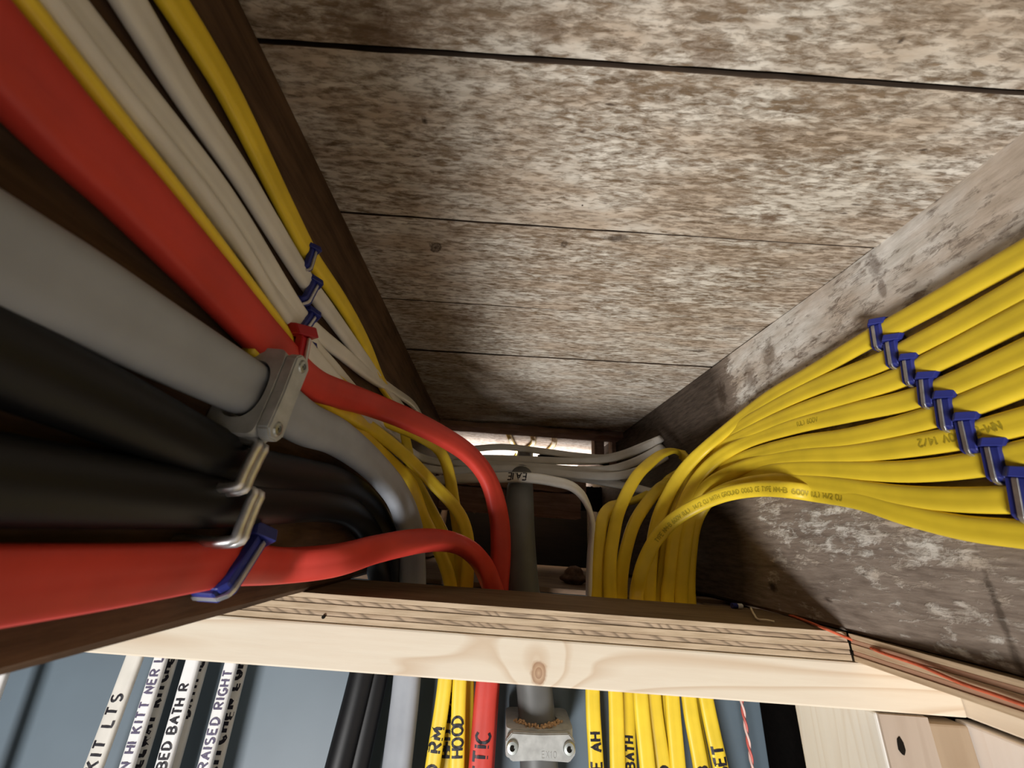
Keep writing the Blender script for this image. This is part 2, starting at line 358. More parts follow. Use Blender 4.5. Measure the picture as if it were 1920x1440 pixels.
class Cable:
    """a flat (or oval) cable: centre line through 3-D points, with the direction its flat side faces at each"""
    def __init__(s, name, pts, w, t, mat, label, cat='cable', group=None, round_=False, step=.006, ridges=2):
        s.w, s.t = w, t
        sm = smooth_path(pts, step); s.f = []
        N = len(sm)
        for i in range(N):
            c, nn = sm[i]
            tan = (sm[min(i + 1, N - 1)][0] - sm[max(i - 1, 0)][0]).normalized()
            n = (nn - tan * nn.dot(tan))
            n = n.normalized() if n.length > 1e-4 else Vector((0, 0, 1)).cross(tan).normalized()
            s.f.append((c, tan, n, tan.cross(n)))
        s.cum = [0.]
        for i in range(1, N): s.cum.append(s.cum[-1] + (s.f[i][0] - s.f[i - 1][0]).length)
        s.round = round_; s.ridges = ridges
        prof = s.profile()
        bm = bmesh.new(); rings = []
        for (c, tan, n, b) in s.f:
            rings.append([bm.verts.new(c + b * u + n * v) for (u, v) in prof])
        K = len(prof)
        for a, b in zip(rings, rings[1:]):
            for k in range(K): bm.faces.new((a[k], a[(k + 1) % K], b[(k + 1) % K], b[k]))
        bm.faces.new(rings[0][::-1]); bm.faces.new(rings[-1])
        bmesh.ops.recalc_face_normals(bm, faces=bm.faces[:])
        s.o = from_bm(name, bm, mat, None, True)
        tag(s.o, label, cat, group)
    def height(s, u):
        a, b = s.w / 2, s.t / 2
        if s.round: return b * math.sqrt(max(0, 1 - (u / a) ** 2))
        x = min(1, abs(u) / a)
        e = b * (1 - x ** 4.5) ** (1 / 2.6)
        return e * (1 - .09 * (.5 + .5 * math.cos(u / a * math.pi * (s.ridges + .15))))
    def profile(s):
        a = s.w / 2; K = 11 if not s.round else 10; pr = []
        us = [-a * math.cos(math.pi * k / K) for k in range(K + 1)]
        top = [(u, s.height(u)) for u in us]; bot = [(u, -s.height(u)) for u in us[1:-1]][::-1]
        return top + bot
    def frame(s, d):
        d = max(0, min(s.cum[-1] - 1e-6, d)); lo, hi = 0, len(s.cum) - 1
        while hi - lo > 1:
            mid = (lo + hi) // 2
            if s.cum[mid] <= d: lo = mid
            else: hi = mid
        f = (d - s.cum[lo]) / max(1e-9, s.cum[hi] - s.cum[lo])
        a, b = s.f[lo], s.f[hi]
        return tuple(a[i].lerp(b[i], f) for i in range(4))
    def near(s, p):
        k = min(range(len(s.f)), key=lambda i: (s.f[i][0] - p).length); return s.cum[k]
    def surf(s, d, v, side, lift):
        c, tan, n, b = s.frame(d)
        return c + b * v + n * (side * (s.height(v) + lift))
    def write(s, text, d0, height, lw, mat, reverse=True, side=1, gap=.22, v0=0., wob=.0, name='lettering', lean=0.):
        """strokes laid on the flat side; d0 = arc position where the text starts; reverse = it runs against the cable"""
        bm = bmesh.new(); x = 0.; rnd = random.Random(text)
        sgn = -1 if reverse else 1
        # letters' up = normal x direction of writing
        upsign = -1 if (side * sgn) > 0 else 1
        for ch in text:
            if ch == ' ': x += .55; continue
            st, wd = FONT[ch]
            jy = rnd.uniform(-wob, wob); jx = rnd.uniform(-wob, wob)
            for line in st:
                pl = []
                for (a, bq), (c, e) in zip(line, line[1:]):
                    k = 3
                    for q in range(k): pl.append((a + (c - a) * q / k, bq + (e - bq) * q / k))
                pl.append(line[-1])
                P2 = [(d0 + sgn * (x + jx + px + lean * (py - .5)) * height, upsign * ((py - .5 + jy) * height) + v0) for px, py in pl]
                prev = None
                for i, (dd, vv) in enumerate(P2):
                    dx = P2[min(i + 1, len(P2) - 1)][0] - P2[max(i - 1, 0)][0]; dy = P2[min(i + 1, len(P2) - 1)][1] - P2[max(i - 1, 0)][1]
                    L = math.hypot(dx, dy) or 1; nx, ny = -dy / L * lw / 2, dx / L * lw / 2
                    lim = s.w / 2 * .97
                    cl = lambda q: max(-lim, min(lim, q))
                    pa = bm.verts.new(s.surf(dd + nx, cl(vv + ny), side, .00022)); pb = bm.verts.new(s.surf(dd - nx, cl(vv - ny), side, .00022))
                    if prev: bm.faces.new((prev[0], pa, pb, prev[1]))
                    prev = (pa, pb)
            x += wd + gap
        return from_bm(name, bm, mat, s.o)

def arc(cx, cy, rx, ry, a0, a1, n=7):
    return [(cx + rx * math.cos(math.radians(a0 + (a1 - a0) * k / n)), cy + ry * math.sin(math.radians(a0 + (a1 - a0) * k / n))) for k in range(n + 1)]
FONT = {
 'A': ([[(0, 0), (.3, 1), (.6, 0)], [(.1, .38), (.5, .38)]], .6),
 'B': ([[(0, 0), (0, 1)], [(0, 1)] + arc(.25, .76, .27, .24, 90, -90, 5) + [(0, .52)], [(0, .52)] + arc(.28, .26, .3, .26, 90, -90, 5) + [(0, 0)]], .58),
 'C': ([arc(.35, .5, .35, .5, 50, 310)], .58),
 'D': ([[(0, 0), (0, 1)], [(0, 1)] + arc(.12, .5, .48, .5, 90, -90, 7) + [(0, 0)]], .6),
 'E': ([[(.5, 1), (0, 1), (0, 0), (.5, 0)], [(0, .52), (.42, .52)]], .5),
 'G': ([arc(.35, .5, .35, .5, 50, 330) + [(.64, .42), (.38, .42)]], .62),
 'H': ([[(0, 0), (0, 1)], [(.55, 0), (.55, 1)], [(0, .5), (.55, .5)]], .55),
 'I': ([[(.05, 0), (.05, 1)]], .1),
 'i': ([[(.05, 0), (.05, .62)], [(.05, .86), (.05, .96)]], .1),
 'K': ([[(0, 0), (0, 1)], [(.52, 1), (0, .42)], [(.16, .58), (.55, 0)]], .55),
 'L': ([[(0, 1), (0, 0), (.48, 0)]], .48),
 'M': ([[(0, 0), (.06, 1), (.36, .3), (.66, 1), (.74, 0)]], .74),
 'N': ([[(0, 0), (0, 1), (.55, 0), (.55, 1)]], .55),
 'O': ([arc(.33, .5, .33, .5, 90, 450, 10)], .66),
 'P': ([[(0, 0), (0, 1)], [(0, 1)] + arc(.26, .74, .28, .26, 90, -90, 5) + [(0, .48)]], .55),
 'R': ([[(0, 0), (0, 1)], [(0, 1)] + arc(.26, .74, .28, .26, 90, -90, 5) + [(0, .48)], [(.2, .48), (.56, 0)]], .56),
 'S': ([arc(.28, .75, .26, .25, 40, 270, 6) + arc(.28, .25, .28, .25, 90, -140, 6)], .56),
 'T': ([[(.28, 0), (.28, 1)], [(0, 1), (.58, 1)]], .58),
 'U': ([[(0, 1), (0, .3)] + arc(.28, .28, .28, .28, 180, 360, 6) + [(.56, 1)]], .56),
 'V': ([[(0, 1), (.3, 0), (.6, 1)]], .6),
 'W': ([[(0, 1), (.2, 0), (.4, .7), (.6, 0), (.8, 1)]], .8),
 'X': ([[(0, 0), (.55, 1)], [(0, 1), (.55, 0)]], .55),
 'Y': ([[(0, 1), (.28, .5), (.56, 1)], [(.28, .5), (.28, 0)]], .56),
 '0': ([arc(.28, .5, .28, .5, 90, 450, 10)], .56),
 '1': ([[(.05, .8), (.2, 1), (.2, 0)]], .3),
 '2': ([arc(.27, .72, .27, .28, 160, -30, 6) + [(0, 0), (.55, 0)]], .55),
 '3': ([arc(.24, .75, .26, .25, 150, -90, 6), arc(.24, .25, .3, .25, 90, -150, 6)], .54),
 '4': ([[(.42, 0), (.42, 1), (0, .3), (.58, .3)]], .58),
 '6': ([arc(.28, .28, .28, .28, 180, 540, 9), [(0, .3), (.1, .75), (.4, 1)]], .56),
 '8': ([arc(.27, .75, .23, .25, 90, 450, 8), arc(.27, .26, .28, .26, 90, 450, 8)], .55),
 '-': ([[(0, .5), (.4, .5)]], .4),
 '.': ([[(.03, 0), (.03, .1)]], .08),
 '/': ([[(0, 0), (.45, 1)]], .45),
 '(': ([arc(.4, .5, .35, .6, 120, 240, 5)], .3),
 ')': ([arc(-.1, .5, .35, .6, 60, -60, 5)], .3),
}
XP, XN, YN, ZP = Vector((1, 0, 0)), Vector((-1, 0, 0)), Vector((0, -1, 0)), Vector((0, 0, 1))
def V(a): return Vector(a).normalized()

# ------------------------------------------------------------------ the setting: ceiling of planks
ceiling = empty('ceiling'); ceiling['kind'] = 'structure'
ceiling['label'] = 'low ceiling of worn whitewashed planks across the joists'
joints = [((490, 80), (1920, 175)), ((640, 400), (1640, 465)), ((715, 560), (1445, 607)), ((765, 655), (1335, 690)), ((785, 722), (1250, 745))]
lines = []
for a, b in joints:
    p, q = at(*a, Z=H), at(*b, Z=H); m_ = (q.y - p.y) / (q.x - p.x); lines.append((p.y - m_ * p.x, m_))
c0, m0 = lines[0]
lines = [(c0 - .0955 * k, m0) for k in (3, 2, 1)] + lines
for k in range(1, 9): lines.append((lines[-1][0] + .0975, .0))
X0, X1, NX = -.40, .52, 92
def plank(l0, l1, idx):
    rnd = random.Random(idx); bm = bmesh.new(); g0, g1 = .0001 + rnd.random() * .0004, .0001 + rnd.random() * .0004
    rows = []
    w0 = w1 = 0.
    for i in range(NX + 1):
        x = X0 + (X1 - X0) * i / NX
        w0 = w0 * .7 + rnd.gauss(0, .00018); w1 = w1 * .7 + rnd.gauss(0, .00018)
        ya = l0[0] + l0[1] * x + g0 + abs(w0); yb = l1[0] + l1[1] * x - g1 - abs(w1)
        dz = .0006 * math.sin(x * 9 + idx)
        e = .0003; h = H + dz + (idx % 3) * .0006
        rows.append([bm.verts.new((x, ya, h + .018)), bm.verts.new((x, ya, h + e * .8)), bm.verts.new((x, ya + e, h)), bm.verts.new((x, yb - e, h)), bm.verts.new((x, yb, h + e * .8)), bm.verts.new((x, yb, h + .018))])
    for a, b in zip(rows, rows[1:]):
        for k in range(6): bm.faces.new((a[k], a[(k + 1) % 6], b[(k + 1) % 6], b[k]))
    bm.faces.new(rows[0]); bm.faces.new(rows[-1][::-1])
    bmesh.ops.recalc_face_normals(bm, faces=bm.faces[:])
    for f in bm.faces:
        if abs(f.normal.y) > .3: f.material_index = 1
    o = from_bm('plank', bm, M['ceil'], ceiling); o.data.materials.append(M['joint']); return o
for i in range(len(lines) - 1): plank(lines[i], lines[i + 1], i)
sf = box('plank_light_cover', (X0 - .05, -.6, H + .0195), (X1 + .05, 2.2, H + .030), M['void']); sf['kind'] = 'structure'  # unseen cover added to stop light coming through the plank gaps
# ------------------------------------------------------------------ joists
def joist(name, xf, thick, y0, y1, zb, zt, mat, label):
    """a long plank on edge; xf(y) is the X of its inner face, thick extends away from the bay"""
    bm = bmesh.new(); rnd = random.Random(label); n = 60; rows = []
    for i in range(n + 1):
        y = y0 + (y1 - y0) * i / n; x = xf(y); s = 1 if thick > 0 else -1
        j = rnd.gauss(0, .0005); e = .002
        rows.append([bm.verts.new(c) for c in ((x + thick, y, zb), (x + s * e, y, zb + j * .3), (x, y, zb + e + abs(j)), (x, y, zt), (x + thick, y, zt))])
    for a, b in zip(rows, rows[1:]):
        for k in range(5): bm.faces.new((a[k], a[(k + 1) % 5], b[(k + 1) % 5], b[k]))
    bm.faces.new(rows[0]); bm.faces.new(rows[-1][::-1])
    bmesh.ops.recalc_face_normals(bm, faces=bm.faces[:])
    return tag(from_bm(name, bm, mat), label, 'joist')
jr = joist('floor_joist', XR, .045, -.5, 1.9, ZT, H - .0003, M['joist_white'], 'right floor joist with flaking whitewash, yellow cables stapled to it')
jl = joist('floor_joist', XL, -.045, -.5, 1.9, ZT, H - .0003, M['joist_dark'], 'left dark brown floor joist carrying the red, grey and black cables')

bk = box('stray_light_board', (XL(-.2) + .001, -.235, ZT), (XR(-.2) - .001, -.19, H - .0006), M['joist_dark'], None, .0015)  # out of view, added to keep stray light out of the bay
tag(bk, 'unseen dark board added behind the viewer to block stray light', 'board')
# ------------------------------------------------------------------ header plate: plywood on a flat pine board
def plies(parent, a, b, axis, mats, seed):
    """five veneers, each its own board, slightly proud of or behind the next"""
    rnd = random.Random(seed); n = len(mats); th = [1.0, .85, 1.25, .85, 1.1][:n]; s = sum(th); z = b[2]
    for k in range(n):
        h = (b[2] - a[2]) * th[k] / s; d = rnd.uniform(0, .0007) + (.0004 if k % 2 else 0)
        aa, bb = list(a), list(b); bb[2] = z - .00012; aa[2] = z - h + .00012; z -= h
        if axis == 'X': aa[1] += d
        else: aa[0] += d
        o = box('ply', aa, bb, mats[k], parent, .00025)
        if k == 0:                                             # upper face of the sheet, its shade put into a darker brown
            o.data.materials.append(M['ply_top'])
            for f in o.data.polygons:
                if f.normal.z > .9: f.material_index = 1
front_ply = empty('plywood_strip', (0, 0, 0))
tag(front_ply, 'long plywood strip across the bay with its layered edge showing, on the pine plate', 'plywood')
plies(front_ply, (-.40, YP, ZM), (XR(YP) - .0020, YQ, ZT), 'X', [M['ply_light'], M['ply_hatch'], M['ply_light'], M['ply_hatch'], M['ply_light']], 3)
side_ply = empty('plywood_strip', (0, 0, 0))
tag(side_ply, 'plywood strip running along the right joist, reddened by chalk', 'plywood')
plies(side_ply, (XR(YP) - .0018, -.4, ZM), (.34, YP - .0003, ZT - .0004), 'Y', [M['ply_light_y'], M['ply_red_y'], M['ply_light_y'], M['ply_red_y'], M['ply_light_y']], 5)
hp = box('pine_plate', (-.40, YP, ZB), (.2937, YQ, ZM - .0004), M['pine'], None, .0012)
tag(hp, 'fresh pine plate with a round knot, crossing the bay under the plywood', 'board')
sp = box('pine_plate', (.2942, -.4, ZB), (.34, YP + .03, ZM - .0006), M['pine_side'], None, .0012)
tag(sp, 'fresh pine plate under the plywood at the far right', 'board')
# nail hole in the plywood edge
def peg(name, c, axis, r, depth, mat, parent, n=12):
    c = Vector(c); a = Vector(axis).normalized(); bm = bmesh.new(); tube_bm(bm, [c - a * depth, c], r, n); return from_bm(name, bm, mat, parent)
peg('nail_hole', at(606, 1157, Y=YP - .0004), YN, .0011, .004, M['hole'], front_ply)

# studs under the plate on the right
A0, A1 = .2366, .2682
def stud(a, b, mat, label, hole=None):
    o = box('stud', a, b, mat, None, .0012); tag(o, label, 'stud'); return o
st = stud((A0, YP + .0006, -.75), (A1, .3590, ZB - .0006), M['stud'], 'pale pine stud under the plate with a nail hole in its front')
# its front edge is a browner face
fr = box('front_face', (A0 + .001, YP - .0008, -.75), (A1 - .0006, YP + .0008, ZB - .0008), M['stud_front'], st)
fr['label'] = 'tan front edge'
hc = at(1689, 1398, Y=YP - .0009)
bm = bmesh.new(); rn = random.Random(4)
ring = [bm.verts.new((hc.x + .0022 * math.cos(2 * math.pi * k / 14) * rn.uniform(.8, 1.1), hc.y - .0004, hc.z + .0042 * math.sin(2 * math.pi * k / 14) * rn.uniform(.85, 1.1))) for k in range(14)]
bm.faces.new(ring); bmesh.ops.recalc_face_normals(bm, faces=bm.faces[:])
r_ = bmesh.ops.extrude_face_region(bm, geom=bm.faces[:])
for v in r_['geom']:
    if isinstance(v, bmesh.types.BMVert): v.co.y += .004
from_bm('nail_hole', bm, M['hole'], st)
stud((A1 + .0006, YP + .0015, -.135), (.2936, .345, ZB - .0042), M['stud_block'], 'short brown wood block between stud and side wall, gap above it')
stud((.2946, -.4, -.75), (.335, YP + .01, ZB - .0032), M['stud_pink'], 'wide pale rosy board below the far right plate')
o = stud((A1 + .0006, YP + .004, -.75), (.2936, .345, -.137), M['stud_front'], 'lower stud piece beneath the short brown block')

# grey painted panel board behind the cables
gb = box('wall_back', (-1.1, .428, -1.0), (.2498, .446, ZT - .006), M['board'], None, .001)
tr = box('trim_1', (-.30, .4285, ZT - .0058), (.2498, .4470, ZT - .0012), M['sill'], None, .0006); tr['kind'] = 'structure'
tr = box('slot_light_stop', (.199, YQ + .0006, ZB), (.2490, .4275, ZT - .0045), M['sill'], None, .0006); tr['kind'] = 'structure'  # filler added to stop light leaking up through the slot
gb['kind'] = 'structure'; gb['label'] = 'grey painted panel board behind the hanging cables'
wv = box('far_void_sheet', (-.6, .93, -1.0), (.7, .95, .085), M['void'], None); wv['kind'] = 'structure'  # dark sheet added for the unlit void, also screening the lamp beyond
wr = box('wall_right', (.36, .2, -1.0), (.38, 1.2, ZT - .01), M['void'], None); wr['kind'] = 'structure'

# ------------------------------------------------------------------ far end of the bay
sill = box('old_sill', (-.30, .449, ZT - .040), (.30, .86, ZT - .0035), M['sill'], None, .002)
tag(sill, 'dusty old sill behind the cables at the back of the bay', 'sill')
YB = .79
zb1, zb2, zb3 = at(1000, 893, Y=YB).z, at(1000, 921, Y=YB).z, at(1000, 966, Y=YB).z
xr_ = at(1088, 940, Y=YB).x
def rough_beam(a, b, label, seed, mat='beam'):
    bm = bmesh.new(); rnd = random.Random(seed); n = 40; rows = []
    for i in range(n + 1):
        x = a[0] + (b[0] - a[0]) * i / n; j = rnd.gauss(0, .0012); k = rnd.gauss(0, .0007)
        rows.append([bm.verts.new(c) for c in ((x, a[1], a[2] + j), (x, a[1] - .0006 + k * .5, (a[2] + b[2]) / 2), (x, a[1], b[2] + k), (x, b[1], b[2]), (x, b[1], a[2]))])
    for p, q in zip(rows, rows[1:]):
        for k in range(5): bm.faces.new((p[k], p[(k + 1) % 5], q[(k + 1) % 5], q[k]))
    bm.faces.new(rows[0]); bm.faces.new(rows[-1][::-1]); bmesh.ops.recalc_face_normals(bm, faces=bm.faces[:])
    return tag(from_bm('old_beam', bm, M[mat]), label, 'beam')
rough_beam((-.20, YB, zb2 + .003), (xr_ + .012, YB + .05, zb1 + .014), 'upper brown board of the old beam behind the white cables', 1)
rough_beam((-.20, YB - .004, zb3), (xr_, YB + .05, zb2 - .001), 'lower brown board of the old beam with a broken lower edge', 2)
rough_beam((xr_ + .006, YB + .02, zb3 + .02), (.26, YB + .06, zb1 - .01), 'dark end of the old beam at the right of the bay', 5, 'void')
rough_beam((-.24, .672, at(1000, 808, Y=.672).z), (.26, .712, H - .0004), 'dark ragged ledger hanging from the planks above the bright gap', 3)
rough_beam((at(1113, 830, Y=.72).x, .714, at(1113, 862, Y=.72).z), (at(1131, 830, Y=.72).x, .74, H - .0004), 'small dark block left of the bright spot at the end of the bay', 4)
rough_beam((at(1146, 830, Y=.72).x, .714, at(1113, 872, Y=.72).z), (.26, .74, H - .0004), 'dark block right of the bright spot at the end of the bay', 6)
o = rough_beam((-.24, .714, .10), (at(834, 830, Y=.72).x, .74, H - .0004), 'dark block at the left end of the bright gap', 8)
# a lump of dirt on the sill
def lump(name, c, r, mat, seed, parent=None, squash=.6):
    bm = bmesh.new(); bmesh.ops.create_icosphere(bm, subdivisions=3, radius=r); rnd = random.Random(seed)
    ph = [rnd.uniform(0, 6) for _ in range(6)]
    for v in bm.verts:
        k = 1 + .16 * math.sin(v.co.x / r * 4 + ph[0]) + .14 * math.sin(v.co.y / r * 5 + ph[1]) + .12 * math.sin(v.co.z / r * 6 + ph[2])
        v.co = Vector((v.co.x * k, v.co.y * k, v.co.z * k * squash)) + Vector(c)
    return from_bm(name, bm, mat, parent, True)
o = lump('dirt_lump', at(1075, 1083, Z=-.038), .017, M['dust'], 3); tag(o, 'brown lump of dirt lying on the old sill', 'dirt')

# yellow cables on the lit planks of the next bay
for k, (x0, x1) in enumerate(((.005, .03), (.052, .020), (.095, .080))):
    pts = [(Vector((x0 - .01, .70, H - .0065)), ZP), (Vector((x0, .78, H - .006)), ZP), (Vector((x1, .95, H - .0055)), ZP), (Vector((x1 * .6, 1.5, H - .0055)), ZP)]
    Cable('yellow_cable', pts, .011, .0055, M['yellow'], ('leftmost', 'middle', 'right hand')[k] + ' yellow cable on the bright planks seen through the far gap', group='cables in the next bay')
pts = [(Vector((.06, .735, .152)), ZP), (Vector((.10, .74, .163)), ZP), (Vector((.16, .745, .158)), ZP), (Vector((.24, .75, .150)), ZP)]
Cable('black_cable', pts, .012, .012, M['black'], 'short black cable crossing in front of the bright gap', round_=True)

# ------------------------------------------------------------------ cables
NB = V((-.35, -1, .15))
def lead(p0, p1, y=-.25):
    """carry a cable on towards the camera side, past the frame"""
    d = p0 - p1
    return p0 + d * ((y - p0.y) / d.y)
def down(px0, py0, px1, py1, Y=.398, extra=.35):
    a, b = at(px0, py0, Y=Y), at(px1, py1, Y=Y); d = (b - a); return [a, b, b + d * (extra / d.length)]
YS = .398
def right_cable(joist_px, free, base, low, label, dy=0., off=.0045, w=.0128):
    """joist_px: on the right joist; free: (px,py,Y) in the air; base: where it enters the slot; low: below the plate"""
    J = [onR(*q, off) for q in joist_px]
    P = [(lead(J[0], J[1]), XN)] + [(p, XN) for p in J]
    n = len(free)
    for i, (px, py, y) in enumerate(free):
        t = (i + 1) / (n + 1); P.append((keep(px, py, y + dy, off), V(XN.lerp(YN, min(1, t * 1.35)))))
    P.append((at(base[0], base[1], Y=YS + dy), YN))
    for p in down(*low, Y=YS + dy): P.append((p, YN))
    return Cable('yellow_cable', P, w, .0058, M['yellow'], label, group=None)
c = {}
c[1] = right_cable([(1920, 475), (1740, 576), (1626, 638), (1527, 697), (1442, 746)], [(1388, 786, .352), (1327, 836, .385), (1298, 863, .396), (1274, 892, .402), (1254, 926, .403), (1238, 960, .402), (1226, 1005, .402)], (1217, 1123), (1226, 1310, 1243, 1439), 'yellow cable under the topmost blue staple on the right joist', .004)
c[2] = right_cable([(1920, 540), (1760, 627), (1650, 680), (1527, 727), (1450, 764)], [(1384, 803, .352), (1330, 846, .388), (1300, 876, .402), (1278, 908, .405), (1258, 945, .406), (1236, 990, .406), (1225, 1050, .404)], (1220, 1123), (1229, 1310, 1246, 1439), 'yellow cable under the second blue staple from the top', .014)
c[3] = right_cable([(1920, 592), (1790, 659), (1680, 711), (1600, 738), (1480, 779)], [(1390, 818, .348), (1338, 853, .380), (1308, 886, .394), (1284, 925, .398), (1266, 970, .399), (1252, 1020, .399), (1245, 1080, .399)], (1241, 1123), (1255, 1310, 1266, 1439), 'yellow cable under the third blue staple from the top', .010)
c[4] = right_cable([(1920, 662), (1800, 716), (1711, 749), (1600, 773), (1490, 799)], [(1400, 829, .342), (1345, 860, .374), (1312, 893, .390), (1290, 930, .396), (1272, 975, .398), (1261, 1030, .398), (1256, 1080, .398)], (1251, 1123), (1260, 1310, 1271, 1439), 'yellow cable under the fourth blue staple from the top', .003)
c[5] = right_cable([(1920, 717), (1830, 754), (1744, 784), (1600, 819), (1500, 832)], [(1399, 858, .342), (1340, 886, .376), (1305, 913, .392), (1284, 948, .397), (1262, 990, .399), (1252, 1040, .400)], (1246, 1123), (1258, 1311, 1269, 1439), 'yellow cable under the fifth blue staple from the top', .012)
c[6] = right_cable([(1920, 790), (1850, 808), (1789, 823), (1600, 850), (1500, 855)], [(1428, 866, .330), (1375, 884, .358), (1330, 909, .384), (1306, 942, .394), (1291, 985, .397), (1283, 1040, .397)], (1277, 1123), (1292, 1312, 1314, 1439), 'yellow cable under the sixth blue staple from the top', .002)
c[7] = right_cable([(1920, 852), (1830, 871), (1700, 884), (1560, 880), (1480, 879)], [(1410, 889, .336), (1350, 911, .374), (1316, 937, .393), (1300, 975, .399), (1290, 1030, .400)], (1281, 1123), (1297, 1312, 1319, 1439), 'yellow cable under the seventh blue staple from the top', .014)
c[8] = right_cable([(1990, 925), (1881, 937), (1700, 931), (1560, 909), (1484, 901)], [(1410, 906, .332), (1356, 921, .364), (1322, 944, .386), (1303, 982, .395), (1295, 1030, .397)], (1292, 1123), (1324, 1312, 1351, 1439), 'yellow cable under the lowest blue staple on the right joist', .004)
c[9] = right_cable([(2000, 1012), (1920, 1002), (1810, 990), (1700, 965), (1612, 938), (1520, 924)], [(1484, 919, .296), (1420, 917, .326), (1356, 928, .352), (1305, 949, .372), (1262, 976, .383), (1228, 1014, .388), (1207, 1056, .389), (1196, 1098, .390)], (1193, 1123), (1201, 1307, 1214, 1439), 'lowest yellow cable on the right joist with olive print along it', -.006)

def A(px, py, Y): return at(px, py, Y=Y)
def free_cable(name, seq, w, t, mat, label, round_=False, group=None, ridges=2):
    """seq of (point, facing)"""
    return Cable(name, [(p, V(n)) for p, n in seq], w, t, mat, label, round_=round_, group=group, ridges=ridges)
# hooks that climb out of the slot and bend over to the right joist
lo = down(1154, 1300, 1158, 1439, .394)
c['b'] = free_cable('yellow_cable', [(lo[2], YN), (lo[1], YN), (lo[0], YN), (A(1144, 1123, .394), YN), (A(1144, 1050, .394), YN), (A(1150, 1005, .395), YN), (A(1160, 960, .398), (.1, -1, 0)), (A(1191, 897, .410), (-.2, -1, .1)), (A(1216, 870, .425), (-.4, -1, .3)), (A(1243, 850, .44), (-.4, -.8, .6)), (A(1266, 846, .452), (-.4, -.6, .8)), (onR(1284, 857, .006), (-1, -.3, .4)), (onR(1290, 880, .005), XN)], .0125, .0058, M['yellow'], 'tall yellow hook of cable bending over to the right joist, highest of the three hooks')
lo = down(1175, 1300, 1180, 1439, .404)
c['c'] = free_cable('yellow_cable', [(lo[2], YN), (lo[1], YN), (lo[0], YN), (A(1164, 1123, .404), YN), (A(1167, 1067, .404), YN), (A(1177, 1018, .406), YN), (A(1190, 980, .410), YN), (A(1211, 946, .420), (-.2, -1, .2)), (A(1235, 917, .436), (-.4, -1, .3)), (onR(1256, 898, .012), (-.7, -.8, .3)), (onR(1272, 888, .006), XN)], .0125, .0058, M['yellow'], 'yellow hook of cable just behind the tallest hook')
lo = down(1111, 1295, 1118, 1439, .398)
c['a'] = free_cable('yellow_cable', [(lo[2], YN), (lo[1], YN), (lo[0], YN), (A(1118, 1123, .398), YN), (A(1122, 1043, .398), YN), (A(1126, 994, .399), YN), (A(1133, 966, .404), (-.1, -1, .2)), (A(1147, 950, .418), (-.2, -1, .5)), (A(1162, 944, .44), (-.2, -1, .8)), (A(1195, 936, .49), (-.2, -.7, 1)), (A(1232, 915, .53), (-.6, -.5, .8))], .0125, .0058, M['yellow'], 'short yellow hook of cable beside the white one, lowest of the three hooks')
# white cables that cross the far end and come down the left joist
FZ = V((0, -1, .15))
EDGE = V((.15, 0, 1)); EDGE2 = V((.75, 0, 1))
def white_run(joist_px, turn, run, label, edge=0, w=.0118):
    J = [onL(*q) for q in joist_px]
    P = [(lead(J[0], J[1]), EDGE if edge else XP)] + [(p, EDGE if i < edge else XP) for i, p in enumerate(J)] + [(keep(*q, .0045), V((.6, -1, .1))) for q in turn] + [(A(*q), FZ) for q in run]
    P.append((onR(run[-1][0] + 5, run[-1][1] - 3, -.012), FZ))
    return Cable('white_cable', P, w, .0058, M['white'], label)
RY = lambda px: .60 - max(0, px - 1090) / 150 * .10
white_run([(121, 0), (256, 167), (392, 333), (440, 400), (569, 600), (597, 627), (640, 661), (690, 702)], [(738, 733, .50), (775, 760, .58), (800, 800, .612)], [(835, 838, .61), (872, 842, .605), (944, 838, .60), (1016, 846, .60), (1087, 855, .60), (1135, 858, .575), (1171, 850, .55), (1207, 836, .525), (1234, 825, .51)], 'white cable under the third left staple, crossing the far gap as the topmost strand', w=.0106)
white_run([(240, 0), (342, 167), (454, 333), (495, 400), (580, 536), (613, 580), (650, 631), (692, 688)], [(730, 735, .47), (765, 782, .56), (795, 825, .604)], [(835, 852, .606), (872, 858, .60), (944, 860, .597), (1016, 863, .596), (1087, 865, .59), (1135, 862, .57), (1183, 849, .54), (1228, 831, .512)], 'white cable under the second left staple, crossing the far gap as the second strand')
white_run([(71, 0), (206, 167), (346, 333), (398, 400), (558, 612), (593, 660), (620, 688), (648, 720)], [(690, 765, .42), (740, 815, .52), (790, 858, .592)], [(835, 868, .60), (872, 869, .592), (944, 871, .588), (1016, 876, .586), (1087, 881, .58), (1147, 879, .555), (1195, 864, .525), (1237, 842, .506)], 'thin white cable beside the left yellow one, third strand across the far gap', 4)
P = [(onL(560, 640, .010), XP), (onL(640, 730, .010), XP), (keep(700, 795, .45, .005), V((.6, -1, .1))), (keep(770, 868, .57, .005), V((.4, -1, .1)))] + [(A(*q), FZ) for q in [(835, 882, .585), (944, 878, .578), (1016, 884, .575), (1087, 891, .57), (1159, 892, .545), (1205, 880, .52), (1243, 858, .505)]] + [(onR(1250, 854, -.012), FZ)]
Cable('white_cable', P, .0122, .0058, M['white'], 'white cable crossing the far gap as the fourth strand from the top')
P = [(A(*q), FZ) for q in [(1010, 890, .59), (1080, 896, .585), (1147, 906, .56), (1195, 916, .53), (1226, 925, .51), (1260, 935, .50)]]
Cable('white_cable', P, .0118, .0058, M['white'], 'lowest white strand at the right, dipping towards the right joist')
